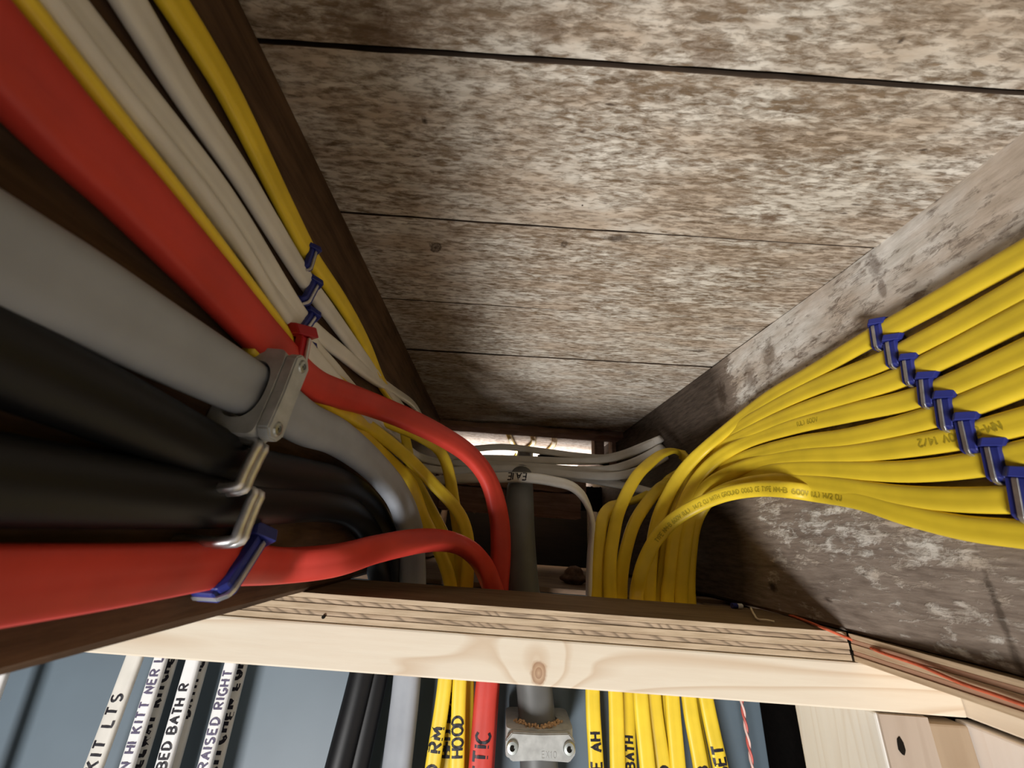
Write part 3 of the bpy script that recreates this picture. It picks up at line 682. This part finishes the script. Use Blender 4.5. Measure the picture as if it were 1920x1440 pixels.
# marked white cable that crosses and drops into the slot
lo = down(1112, 1296, 1120, 1439, .412)
mk = free_cable('white_cable', [(lo[2], XP), (lo[1], XP), (lo[0], XP), (A(1105, 1123, .402), XP), (A(1107, 1043, .402), XP), (A(1111, 994, .403), XP), (A(1108, 966, .405), (1, -.2, .1)), (A(1100, 944, .408), (.8, -.5, .3)), (A(1088, 925, .412), (.5, -.8, .5)), (A(1070, 911, .417), (.2, -1, .5)), (A(1040, 903, .422), (0, -1, .4)), (A(1005, 897, .428), (0, -1, .3)), (A(968, 895, .434), (0, -1, .3)), (A(908, 896, .447), (0, -1, .3)), (A(855, 898, .46), (0, -1, .3)), (A(800, 905, .48), (0, -1, .3)), (A(760, 920, .50), (0, -1, .3))], .0122, .0058, M['white'], 'white cable with black lettering that crosses the bay and drops beside the yellow hooks')
mk.write('EA.IE', mk.near(A(982, 896, .43)), .0085, .0014, M['ink'], reverse=False, side=1, gap=.18)

# left joist: yellow cables
def left_down(joist_px, free, base, low, label, off=.0045, Y=YS, start=None, edge=0):
    J = [onL(*q, off) for q in joist_px]
    P = ([(lead(J[0], J[1]), EDGE2 if edge else XP)] if start is None else []) + [(p, EDGE2 if i < edge else XP) for i, p in enumerate(J)]
    n = len(free)
    for i, (px, py, y) in enumerate(free): P.append((keep(px, py, y, off), V(XP.lerp(YN, min(1, (i + 1) / n * 1.2)))))
    P.append((A(base[0], base[1], Y), YN))
    for p in down(*low, Y=Y): P.append((p, YN))
    return Cable('yellow_cable', P, .0122, .0058, M['yellow'], label)
c['L1'] = left_down([(322, 0), (375, 83), (425, 167), (535, 388), (587, 489), (604, 514), (636, 560), (669, 615), (691, 660)], [(712, 712, .345), (745, 768, .40), (764, 840, .424), (772, 884, .420), (792, 926, .414), (812, 965, .410), (832, 1005, .408), (845, 1045, .408)], (853, 1101), (848, 1281, 834, 1439), 'yellow cable on the left joist nearest the ceiling, under the topmost left staple', Y=.408)
c['L6'] = left_down([(38, 0), (172, 167), (310, 336), (380, 424), (447, 511), (513, 596), (564, 660), (592, 686), (622, 707)], [(660, 738, .300), (713, 784, .352), (767, 809, .385), (800, 826, .40), (822, 842, .408), (835, 864, .410), (843, 892, .409), (850, 935, .408), (860, 1000, .407)], (866, 1101), (876, 1283, 870, 1439), 'yellow cable beside the upper red cable on the left joist, looping outermost to the slot', Y=.407, edge=6)
c['A'] = left_down([(470, 640), (540, 690), (590, 735), (630, 764)], [(665, 784, .300), (700, 806, .325), (767, 860, .366), (817, 912, .388), (848, 945, .394), (866, 972, .396), (876, 1004, .396), (878, 1040, .396)], (875, 1101), (862, 1281, 857, 1439), 'yellow cable marked HOOD below the plate, foremost strand right of the grey cable', .0075, .396, 1)
c['D'] = left_down([(480, 670), (560, 735), (620, 782)], [(680, 820, .325), (740, 872, .362), (765, 897, .376), (778, 926, .384), (791, 964, .390), (808, 1000, .393), (824, 1034, .395)], (845, 1101), (834, 1278, 811, 1439), 'yellow cable marked RM below the plate, close beside the pale grey cable', .005, .395, 1)

# red cables
RB = A(930, 1107, .392)
P = [onL(56, 167, .0085), onL(137, 255, .0085), onL(217, 333, .008), onL(392, 521, .008), onL(500, 640, .0075)]
lowr = down(913, 1285, 901, 1439, .392)
seq = [(lead(P[0], P[1]), XP)] + [(p, XP) for p in P]
seq += [(onL(577, 714, .0085), XP), (keep(633, 738, .262, .010), XP), (keep(700, 760, .285, .012), V((1, -.15, .1))), (A(767, 787, .310), V((1, -.4, .1))), (A(833, 820, .337), V((1, -.6, .2))), (A(883, 855, .358), V((.9, -.7, .2))), (A(915, 898, .374), V((.8, -.8, .2))), (A(934, 960, .386), V((.6, -1, 0))), (A(939, 1020, .392), V((.4, -1, 0))), (A(934, 1107, .396), V((.2, -1, 0)))]
for p in lowr: seq.append((p + Vector((0, .004, 0)), YN))
red1 = Cable('red_cable', seq, .0195, .0115, M['red'], 'upper red cable on the left joist, arching from behind the grey clamp to the slot', ridges=3)
P = [onL(0, 1098, .0075), onL(208, 1080, .0075), onL(415, 1058, .0075), onL(450, 1057, .007), onL(535, 1060, .0078)]
seq = [(lead(P[0], P[1]), XP)] + [(p, XP) for p in P]
seq += [(keep(625, 1051, .248, .010), V((1, 0, .05))), (keep(708, 1029, .284, .012), V((1, -.2, .3))), (A(786, 1014, .315), V((.7, -.5, .7))), (A(827, 1013, .330), V((.5, -.6, .9))), (A(859, 1020, .345), V((.5, -.7, .9))), (A(890, 1040, .362), V((.6, -.9, .6))), (A(909, 1066, .374), V((.5, -1, .3))), (A(919, 1090, .380), V((.2, -1, .1))), (A(926, 1112, .381), YN)]
for p in down(917, 1287, 906, 1439, .408): seq.append((p, YN))
red2 = Cable('red_cable', seq, .0185, .0112, M['red'], 'lower red cable along the foot of the left joist, under the lone blue staple', ridges=3)

# grey service cables
P = [onL(-60, 448, .0105), onL(142, 550, .0105), onL(283, 628, .0105), onL(425, 706, .0105), onL(520, 758, .0105), onL(575, 795, .0105)]
seq = [(lead(P[0], P[1]), XP)] + [(p, XP) for p in P]
seq += [(keep(633, 820, .250, .012), XP), (A(693, 866, .295), V((1, -.2, .1))), (A(740, 920, .336), V((1, -.5, .1))), (A(762, 968, .366), V((.8, -.8, 0))), (A(771, 1010, .386), V((.4, -1, 0))), (A(773, 1050, .394), YN), (A(774, 1092, .397), YN)]
for p in down(763, 1272, 744, 1439, .397): seq.append((p, V((-.35, -1, 0))))
grey1 = Cable('grey_cable', seq, .0245, .0135, M['grey'], 'thick pale grey cable through the clamp on the left joist, bending down to the slot', ridges=2)
seq = [(A(985, 850, .72), FZ), (A(978, 893, .56), V((0, -1, .4))), (A(977, 905, .50), V((0, -1, .4))), (A(975, 920, .448), V((0, -1, .3))), (A(974, 960, .416), YN), (A(974, 1000, .406), YN), (A(977, 1060, .402), YN), (A(981, 1110, .400), YN), (A(1003, 1300, .400), YN), (A(1008, 1375, .398), YN), (A(1011, 1439, .398), YN), (A(1015, 1560, .398), YN)]
grey2 = Cable('grey_cable', seq, .0310, .0225, M['grey_dark'], 'thick dark grey cable rising upright in mid bay, clamped below the plate', round_=True)

# black cables on the left joist
def black(joist_px, free, base, low, label, Y, w=.021, t=.0155):
    J = [onL(*q, .009) for q in joist_px]
    P = [(lead(J[0], J[1]), XP)] + [(p, XP) for p in J]
    for i, (px, py, y) in enumerate(free): P.append((keep(px, py, y, .009), V(XP.lerp(YN, (i + 1) / len(free)))))
    P.append((A(base[0], base[1], Y), YN))
    for p in down(*low, Y=Y, extra=.3): P.append((p, YN))
    return Cable('black_cable', P, w, t, M['black'], label, round_=True)
black([(0, 668), (200, 758), (400, 850), (470, 880), (560, 893)], [(625, 903, .285), (672, 925, .318), (704, 962, .350), (724, 1005, .376), (734, 1050, .392)], (737, 1100), (705, 1270, 668, 1439), 'upper black cable on the left joist, under the upper bare staple', .402)
black([(0, 900), (250, 925), (440, 942), (540, 944)], [(602, 946, .278), (650, 958, .310), (682, 985, .340), (700, 1022, .366), (708, 1060, .386)], (713, 1100), (677, 1268, 634, 1439), 'lower black cable on the left joist, under the lower bare staple', .394)

# labelled white cables hanging in front of the grey board, left
def hang(px0, py0, px1, py1, Y, label, mat='white_new', w=.0130, facing=YN):
    a, b, e = down(px0, py0, px1, py1, Y)
    d = (a - b).normalized()
    P = [(e, facing), (b, facing), (a, facing), (a + d * .035, facing), (a + d * .06 + Vector((0, .004, .0)), facing)]
    return Cable('white_cable', [(p, V(n)) for p, n in P], w, .0060, M[mat], label)
FA = V((-.45, -1, 0))
w1 = hang(250, 1240, 176, 1439, .402, 'white cable marked KIT LTS, leftmost of those hanging by the grey board', 'white', .0145)
w2b = hang(318, 1243, 258, 1439, .417, 'ivory cable behind the violet lettered white cable', 'white', .012)
w2 = hang(300, 1242, 238, 1439, .404, 'white cable with violet lettering, second from the left by the grey board', 'white_new', .0112)
w3b = hang(376, 1247, 322, 1439, .417, 'ivory cable behind the white cable marked BED BATH', 'white', .012)
w3 = hang(361, 1246, 306, 1439, .404, 'white cable marked BED BATH R, third from the left by the grey board', 'white_new', .0125)
w4b = hang(450, 1250, 402, 1439, .417, 'ivory cable with bold black marks, right of the RAISED cable', 'white', .0125)
w4 = hang(433, 1249, 384, 1439, .404, 'white cable marked RAISED RIGHT, rightmost of the lettered white ones', 'white_new', .0112)
w0 = hang(0, 1272, -62, 1439, .404, 'white cable just entering the frame at the far left edge', 'white_new', .0112)
def mark(cb, text, px, py, Y, h, lw, mat='ink', v0=0., **k):
    return cb.write(text, cb.near(A(px, py, Y)), h, lw * 1.35, M[mat], reverse=k.pop('reverse', True), side=1, v0=v0, wob=.05, **k)
# the hanging white cables run upwards (from below to the plate), so their lettering runs with them
mark(w1, 'KIT LTS', 176, 1442, .402, .0085, .0013, reverse=False, gap=.45)
mark(w2, 'N HI KITT NER L', 240, 1436, .404, .0070, .0011, 'ink_soft', reverse=False, gap=.34)
mark(w2b, 'HALLWAY KITCHEN LTS', 250, 1470, .417, .0080, .0019, reverse=False, gap=.30)
mark(w3, '1 BED BATH R', 300, 1460, .404, .0072, .0012, reverse=False, gap=.28)
mark(w3b, 'BATH IL', 350, 1345, .417, .0080, .0016, reverse=False, gap=.30)
mark(w4, 'RAISED RIGHT', 383, 1441, .404, .0070, .0011, 'ink_soft', reverse=False, gap=.34)
mark(w4b, 'KITCHEN LGHT', 398, 1452, .417, .0085, .0021, reverse=False, gap=.40)
# lettering on the yellow and red cables (cables run downwards, writing runs upwards)
mark(c['D'], 'BED RM', 800, 1500, .395, .0095, .0014, gap=.30)
mark(c['L1'], 'BED BRM', 836, 1410, .408, .0085, .0016, gap=.18)
mark(c['A'], 'HOOD', 860, 1424, .396, .0088, .0013, gap=.16)
mark(red1, 'ATTIC', 899, 1485, .396, .0115, .0015, gap=.20)
mark(c['a'], 'E AH', 1116, 1443, .398, .0082, .0013, gap=.28, reverse=False)
mark(c['c'], 'BATH', 1179, 1435, .404, .0068, .0012, gap=.26, reverse=False)
mark(c[1], 'D', 1243, 1446, .402, .0080, .0013)
mark(c[3], 'P', 1266, 1448, .408, .0080, .0013)
mark(c[6], '8', 1314, 1446, .40, .0080, .0014)
mark(c[8], 'CLOSET', 1366, 1524, .402, .0092, .0015, gap=.22)
# factory print
for cb, q, rev in ((c[9], A(1225, 1014, .382), True),):
    cb.write('TYPE NM-B 600V (UL)  14/2 CU WITH GROUND 0063 CE TYPE NM-B 600V (UL) 14/2 CU', cb.near(q), .0036, .0009, M['print'], reverse=True, side=1, gap=.16, v0=-.0006)
c[6].write('NM-B 600V 14/2', c[6].near(onR(1890, 800)), .0040, .0008, M['print'], reverse=False, side=1, gap=.16)
c[4].write('(UL) 600V', c[4].near(onR(1500, 797)), .0034, .0007, M['print'], reverse=True, side=1, gap=.16)
c['L6'].write('TYPE NM-B 600V (UL) 14/2 CU WITH GROUND TYPE NM-B 600V', c['L6'].near(onL(240, 250)), .0036, .0010, M['print'], reverse=False, side=1, gap=.3)

# ------------------------------------------------------------------ staples
def prof_extrude(bm, prof, y0, y1):
    a = [bm.verts.new((x, y0, z)) for x, z in prof]; b = [bm.verts.new((x, y1, z)) for x, z in prof]; n = len(prof)
    for k in range(n): bm.faces.new((a[k], a[(k + 1) % n], b[(k + 1) % n], b[k]))
    bm.faces.new(a[::-1]); bm.faces.new(b)
def staple_meshes():
    bm = bmesh.new()
    prof = [(-.0108, 0), (-.0108, .0066), (-.0085, .0086), (.0085, .0086), (.0108, .0066), (.0108, 0), (.0082, 0), (.0082, .0060), (-.0082, .0060), (-.0082, 0)]
    prof_extrude(bm, prof, -.0044, .0044)
    # hood: a little roof over the upper end, peaked in the middle
    hood = [(-.0066, .0016), (-.0066, .0050), (0, .0098), (.0066, .0050), (.0066, .0016)]
    a = [bm.verts.new((-.0140, y, z + .0012)) for y, z in hood]; b = [bm.verts.new((-.0090, y * .92, z + .0028)) for y, z in hood]; n = 5
    for k in range(n): bm.faces.new((a[k], a[(k + 1) % n], b[(k + 1) % n], b[k]))
    bm.faces.new(a[::-1]); bm.faces.new(b)
    bx(bm, (-.0132, -.0040, 0), (-.0098, .0040, .0050)); bx(bm, (.0096, -.0036, 0), (.0122, .0036, .0062))
    bmesh.ops.recalc_face_normals(bm, faces=bm.faces[:])
    es = [e for e in bm.edges if e.calc_face_angle(0) > .5]
    bmesh.ops.bevel(bm, geom=es, offset=.0004, segments=1, affect='EDGES')
    ins = bpy.data.meshes.new('insulator'); bm.to_mesh(ins); bm.free()
    bm = bmesh.new()
    pth = [(-.0088, .0088), (-.0086, .0096), (.0088, .0096), (.0110, .0090), (.0126, .0068), (.0128, 0), (.0118, 0), (.0116, .0064), (.0104, .0080), (.0086, .0086)]
    prof_extrude(bm, pth, -.0012, .0012); bmesh.ops.recalc_face_normals(bm, faces=bm.faces[:])
    bmesh.ops.bevel(bm, geom=bm.edges[:], offset=.00025, segments=2, affect='EDGES')
    cr = bpy.data.meshes.new('crown'); bm.to_mesh(cr); bm.free()
    return ins, cr
INS, CRN = staple_meshes()
INSR = INS.copy()
INS.materials.append(M['blue']); INSR.materials.append(M['red_plastic']); CRN.materials.append(M['steel'])
def place(o, c, u, n):
    u = Vector(u); n = Vector(n); u = (u - n * u.dot(n)).normalized(); v = n.cross(u)
    o.matrix_world = Matrix(((u.x, v.x, n.x, c.x), (u.y, v.y, n.y, c.y), (u.z, v.z, n.z, c.z), (0, 0, 0, 1)))
def staple(c_, u, n, label, group, ins=INS, s=1.):
    e = empty('insulated_staple'); place(e, c_, u, n); e.scale = (s, s, 1)
    i = link('insulator', ins, None, e); k = link('crown', CRN, None, e)
    tag(e, label, 'staple', group); return e
ordn = ['topmost', 'second', 'third', 'fourth', 'fifth', 'sixth', 'seventh', 'eighth and lowest']
SR = [((1637, 606), (1644, 654)), ((1664, 636), (1672, 688)), ((1696, 671), (1703, 721)), ((1728, 706), (1734, 763)), ((1762, 742), (1771, 806)), ((1801, 783), (1816, 850)), ((1851, 831), (1867, 903)), ((1903, 887), (1919, 977))]
for k, (a, b) in enumerate(SR):
    p, q = onR(*a, .009), onR(*b, .009); m_ = (p + q) / 2; m_.x = XR(m_.y) - .0004
    staple(m_, q - p, XN, ordn[k] + ' blue staple in the slanting row on the right joist', 'blue staples on the right joist', s=(q - p).length / .0215)
SL = [((593, 466), (580, 507)), ((597, 529), (576, 569)), ((593, 589), (567, 627)), ((585, 647), (566, 690))]
for k, (a, b) in enumerate(SL):
    p, q = onL(*a, .009), onL(*b, .009); m_ = (p + q) / 2; m_.x = XL(m_.y) + .0004
    staple(m_, q - p, XP, ordn[k] + (' of the four' if k else ' of the four') + ' blue staples over the yellow and white cables on the left joist', 'blue staples on the left joist', s=(q - p).length / .0235)
p, q = onL(476, 1012, .012), onL(414, 1106, .012); m_ = (p + q) / 2; m_.x = XL(m_.y) + .0030
e = staple(m_, q - p, XP, 'lone blue staple holding the lower red cable', None, s=1.18); e.scale = (1.22, 1., 1.55)
p, q = onL(526, 630, .014), onL(545, 668, .014); m_ = (onL(500, 640, 0.) + onL(540, 690, 0.)) / 2
m_ = onL(524, 664, .0004)
e = staple(m_, Vector((0, 0.004, -.02)), XP, 'red staple over the upper red cable, beside the grey clamp', None, INSR); e.scale = (1.15, 1, 1.55)

def bare_staple(top, bot, out, label, tilt=0.):
    a = onL(*top, out); b = onL(*bot, out)
    L = [Vector((XL(a.y) - .002, a.y, a.z + .001)), Vector((a.x - .004, a.y, a.z + .0010)), a, a.lerp(b, .25), a.lerp(b, .75), b, Vector((b.x - .004, b.y - .0008, b.z - .0012)), Vector((XL(b.y) - .002, b.y - .0012, b.z - .0016))]
    sm = [p for p, _ in smooth_path([(p, XP) for p in L], .0022)]
    bm = bmesh.new(); wv_ = Vector((0, 1, 0))
    d = (b - a).normalized(); s_ = d.cross(XP).normalized()
    for off in (-1, 1): tube_bm(bm, [p + s_ * .0023 * off for p in sm], .0020, 10)
    # web between the two ridges
    prev = None
    for p in sm:
        n = [bm.verts.new(p + s_ * .0019 + XP * .0004), bm.verts.new(p - s_ * .0019 + XP * .0004), bm.verts.new(p - s_ * .0019 - XP * .0006), bm.verts.new(p + s_ * .0019 - XP * .0006)]
        if prev:
            for k in range(4): bm.faces.new((prev[k], prev[(k + 1) % 4], n[(k + 1) % 4], n[k]))
        prev = n
    o = from_bm('bare_staple', bm, M['steel'], None, True); tag(o, label, 'staple'); return o
bare_staple((490, 836), (452, 914), .0215, 'bare double wire steel staple just below the grey clamp')
bare_staple((482, 926), (447, 1012), .0215, 'bare double wire steel staple just above the lower red cable')

# ------------------------------------------------------------------ cable clamps
def clamp(label, c_, u, n, half, hole, zc, bar_z, thick, barw, flush=0., name='cable_clamp'):
    e = empty(name); place(e, c_, u, n); tag(e, label, 'clamp')
    bm = bmesh.new(); K = 48; out, inn = [], []
    def sup(a, b, t, p): return (a * math.copysign(abs(math.cos(t)) ** (2 / p), math.cos(t)), b * math.copysign(abs(math.sin(t)) ** (2 / p), math.sin(t)))
    top = bar_z
    for k in range(K):
        t = 2 * math.pi * k / K
        x, z = sup(half, top / 2, t, 9.); out.append((x, z + top / 2))
        x, z = sup(hole[0], hole[1], t, 2.4); inn.append((x, z + zc))
    L = []
    for y in (-thick, thick):
        L.append(([bm.verts.new((x, y, z)) for x, z in out], [bm.verts.new((x, y, z)) for x, z in inn]))
    for k in range(K):
        j = (k + 1) % K
        bm.faces.new((L[0][0][k], L[0][0][j], L[0][1][j], L[0][1][k])); bm.faces.new((L[1][0][k], L[1][1][k], L[1][1][j], L[1][0][j]))
        bm.faces.new((L[0][0][k], L[1][0][k], L[1][0][j], L[0][0][j])); bm.faces.new((L[0][1][k], L[0][1][j], L[1][1][j], L[1][1][k]))
    bmesh.ops.recalc_face_normals(bm, faces=bm.faces[:])
    from_bm('saddle', bm, M['cast'], e)
    bm = bmesh.new(); ch = barw * .55
    o8 = [(-half, -barw + ch), (-half + ch, -barw), (0, -barw * .9), (half - ch, -barw), (half, -barw + ch), (half, barw - ch), (half - ch, barw), (0, barw * .92), (-half + ch, barw), (-half, barw - ch)]
    a = [bm.verts.new((x, y, bar_z - .0003)) for x, y in o8]; b = [bm.verts.new((x, y, bar_z + .0052)) for x, y in o8]
    for k in range(10): bm.faces.new((a[k], a[(k + 1) % 10], b[(k + 1) % 10], b[k]))
    bm.faces.new(a[::-1]); bm.faces.new(b); bmesh.ops.recalc_face_normals(bm, faces=bm.faces[:])
    bmesh.ops.bevel(bm, geom=bm.edges[:], offset=.0007, segments=2, affect='EDGES')
    bar = from_bm('bar', bm, M['cast'], e)
    for s in (-1, 1):
        bm = bmesh.new(); x = s * (half - .0050)
        f_ = flush; prof = [(.0044 - f_, bar_z + .004), (.0046 - f_, bar_z + .0062 - f_ * .9), (.0040 - f_, bar_z + .0072 - f_), (.0021 - f_ * .5, bar_z + .0074 - f_), (.0018 - f_ * .5, bar_z + .0060 - f_), (0, bar_z + .0060 - f_)]
        rings = []
        for r, z in prof:
            rings.append([bm.verts.new((x + r * math.cos(2 * math.pi * k / 20), r * math.sin(2 * math.pi * k / 20), z)) for k in range(20)] if r else [bm.verts.new((x, 0, z))])
        for p, q in zip(rings, rings[1:]):
            for k in range(20):
                j = (k + 1) % 20
                bm.faces.new((p[k], p[j], q[j], q[k]) if len(q) > 1 else (p[k], p[j], q[0]))
        bmesh.ops.recalc_face_normals(bm, faces=bm.faces[:])
        sc = from_bm('screw', bm, M['zinc'], e, False)
        bm = bmesh.new(); bx(bm, (x - .0013 + f_ * .5, -.0013 + f_ * .5, bar_z + .0058 - f_), (x + .0013 - f_ * .5, .0013 - f_ * .5, bar_z + .00665 - f_)); from_bm('recess', bm, M['hole'], sc)
    return e, bar
p, q = onL(571, 690, .0285), onL(527, 803, .0285); m_ = (p + q) / 2
m_.x = XL(m_.y) + .0006
clL, _ = clamp('grey cast clamp with two screws around the thick pale grey cable on the left joist', m_, q - p, XP, (q - p).length / 2 + .0055, (.0138, .0086), .0104, .0215, .0062, .0060, .0013)
a_, b_ = A(961, 1403, .374), A(1067, 1405, .374); m_ = (a_ + b_) / 2; m_.y = .424
hf = (b_ - a_).length / 2 + .0052
clB, barB = clamp('grey cast clamp with two screws around the dark grey cable below the plate', m_, b_ - a_, YN, hf, (.0170, .0135), .0250, .0430, .0090, .0088)
# crumbs of sawdust caught on the clamp
rnd = random.Random(5); bm = bmesh.new()
for k in range(120):
    ang = rnd.uniform(3.3, 6.1)
    r = rnd.uniform(.0150, .0205)
    cpos = Vector((r * math.cos(ang) * 1.02, (.0098 + rnd.uniform(-.0016, .001)), .0245 - r * math.sin(ang) * .86))
    mtx = Matrix.Translation(cpos) @ Matrix.Rotation(rnd.uniform(0, 6), 4, 'X') @ Matrix.Diagonal((rnd.uniform(.6, 1.6), rnd.uniform(.6, 1.4), rnd.uniform(.5, 1.2), 1))
    bmesh.ops.create_icosphere(bm, subdivisions=1, radius=.0010, matrix=mtx)
sd = from_bm('sawdust', bm, M['sawdust'], clB); sd['kind'] = 'stuff'
# raised numerals on its bar
def raised(text, parent, x0, y0, z, h, lw, mat):
    bm = bmesh.new(); x = x0
    for ch in text:
        if ch == ' ': x += h * .5; continue
        st, wd = FONT[ch]
        for line in st:
            tube_bm(bm, [Vector((x + a * h, y0 + b * h, z)) for a, b in line], lw, 6)
        x += (wd + .3) * h
    return from_bm('raised_numerals', bm, mat, parent)
raised('EX10', clB, .0010, -.0062, .0482, .0040, .00028, M['cast'])
clB.children[-1].scale = (1, 1, 1)

# ------------------------------------------------------------------ small things on the plate
bw = empty('wire_end'); tag(bw, 'snipped wire end with blue and white insulation on the plywood', 'wire')
p = at(1380, 1136, Z=ZT + .0022)
for nm, x0, x1, r, mt in (('blue_jacket', -.0035, .0012, .0021, 'blue'), ('white_jacket', .0012, .0055, .0019, 'white_new')):
    bm = bmesh.new(); tube_bm(bm, [p + Vector((x0, .0, 0)), p + Vector((x1, .0008, 0))], r, 12); from_bm(nm, bm, M[mt], bw)
bm = bmesh.new()
q = [at(*s, Z=ZT + h) for s, h in (((1408, 1140), .004), ((1414, 1152), .0022), ((1424, 1162), .0012), ((1438, 1163), .0016), ((1452, 1166), .0012))]
tube_bm(bm, [s for s, _ in smooth_path([(s, ZP) for s in q], .001)], .0007, 8)
o = from_bm('wood_shaving', bm, M['pine'], None, True); tag(o, 'curled pale wood shaving on the plywood', 'shaving')
q = [at(1436, 1138, Z=ZT + .001), at(1500, 1160, Z=ZT + .001), at(1555, 1182, Z=ZT + .0012), A(1603, 1202, YP - .0013)]
xs = XR(YP) - .0030
q += [at(1660, 1226, X=xs), at(1720, 1246, X=xs), at(1800, 1280, X=xs), at(1870, 1304, X=xs), at(1960, 1336, X=xs)]
bm = bmesh.new(); tube_bm(bm, [s for s, _ in smooth_path([(s, ZP) for s in q], .003)], .0009, 8)
o = from_bm('red_string', bm, M['string'], None, True); tag(o, 'thin red string over the plywood and along the right hand strip', 'string')
# twisted bell wire hanging at the right
bell = empty('bell_wire'); tag(bell, 'thin twisted red and white wire hanging right of the yellow cables', 'wire')
a_, b_ = A(1390, 1312, .400), A(1411, 1439, .400); d = (b_ - a_)
for k, mt in ((0, 'redwire'), (1, 'pink')):
    pts = []
    for i in range(160):
        t = -.35 + 2.6 * i / 159; ph = t * 14 + k * math.pi
        pts.append(a_ + d * t + Vector((math.cos(ph) * .0008, math.sin(ph) * .0008, 0)))
    bm = bmesh.new(); tube_bm(bm, pts, .0010, 8); from_bm('strand', bm, M[mt], bell, True)

# ------------------------------------------------------------------ groups of repeats
def grp(objs, text):
    for o in objs: o['group'] = text
grp([c[k].o for k in range(1, 10)], 'yellow cables on the right joist')
grp([c[k].o for k in 'abc'], 'yellow hooks of cable in mid bay')
grp([c[k].o for k in ('L1', 'L6', 'A', 'D')], 'yellow cables on the left joist')
grp([w.o for w in (w0, w1, w2, w2b, w3, w3b, w4, w4b)], 'white cables hanging before the grey board')
hung = {w.o.name for w in (w0, w1, w2, w2b, w3, w3b, w4, w4b)}
grp([o for o in COL.objects if o.name.startswith('white_cable') and o.name not in hung], 'white cables crossing the far end of the bay')
grp([red1.o, red2.o], 'red cables'); grp([grey1.o, grey2.o], 'thick grey cables'); grp([clL, clB], 'cast cable clamps')
grp([o for o in COL.objects if o.name.startswith('black_cable') and 'left joist' in o.get('label', '')], 'black cables on the left joist')
grp([o for o in COL.objects if o.name.startswith('bare_staple')], 'bare steel staples')
grp([jr, jl], 'floor joists of the bay')
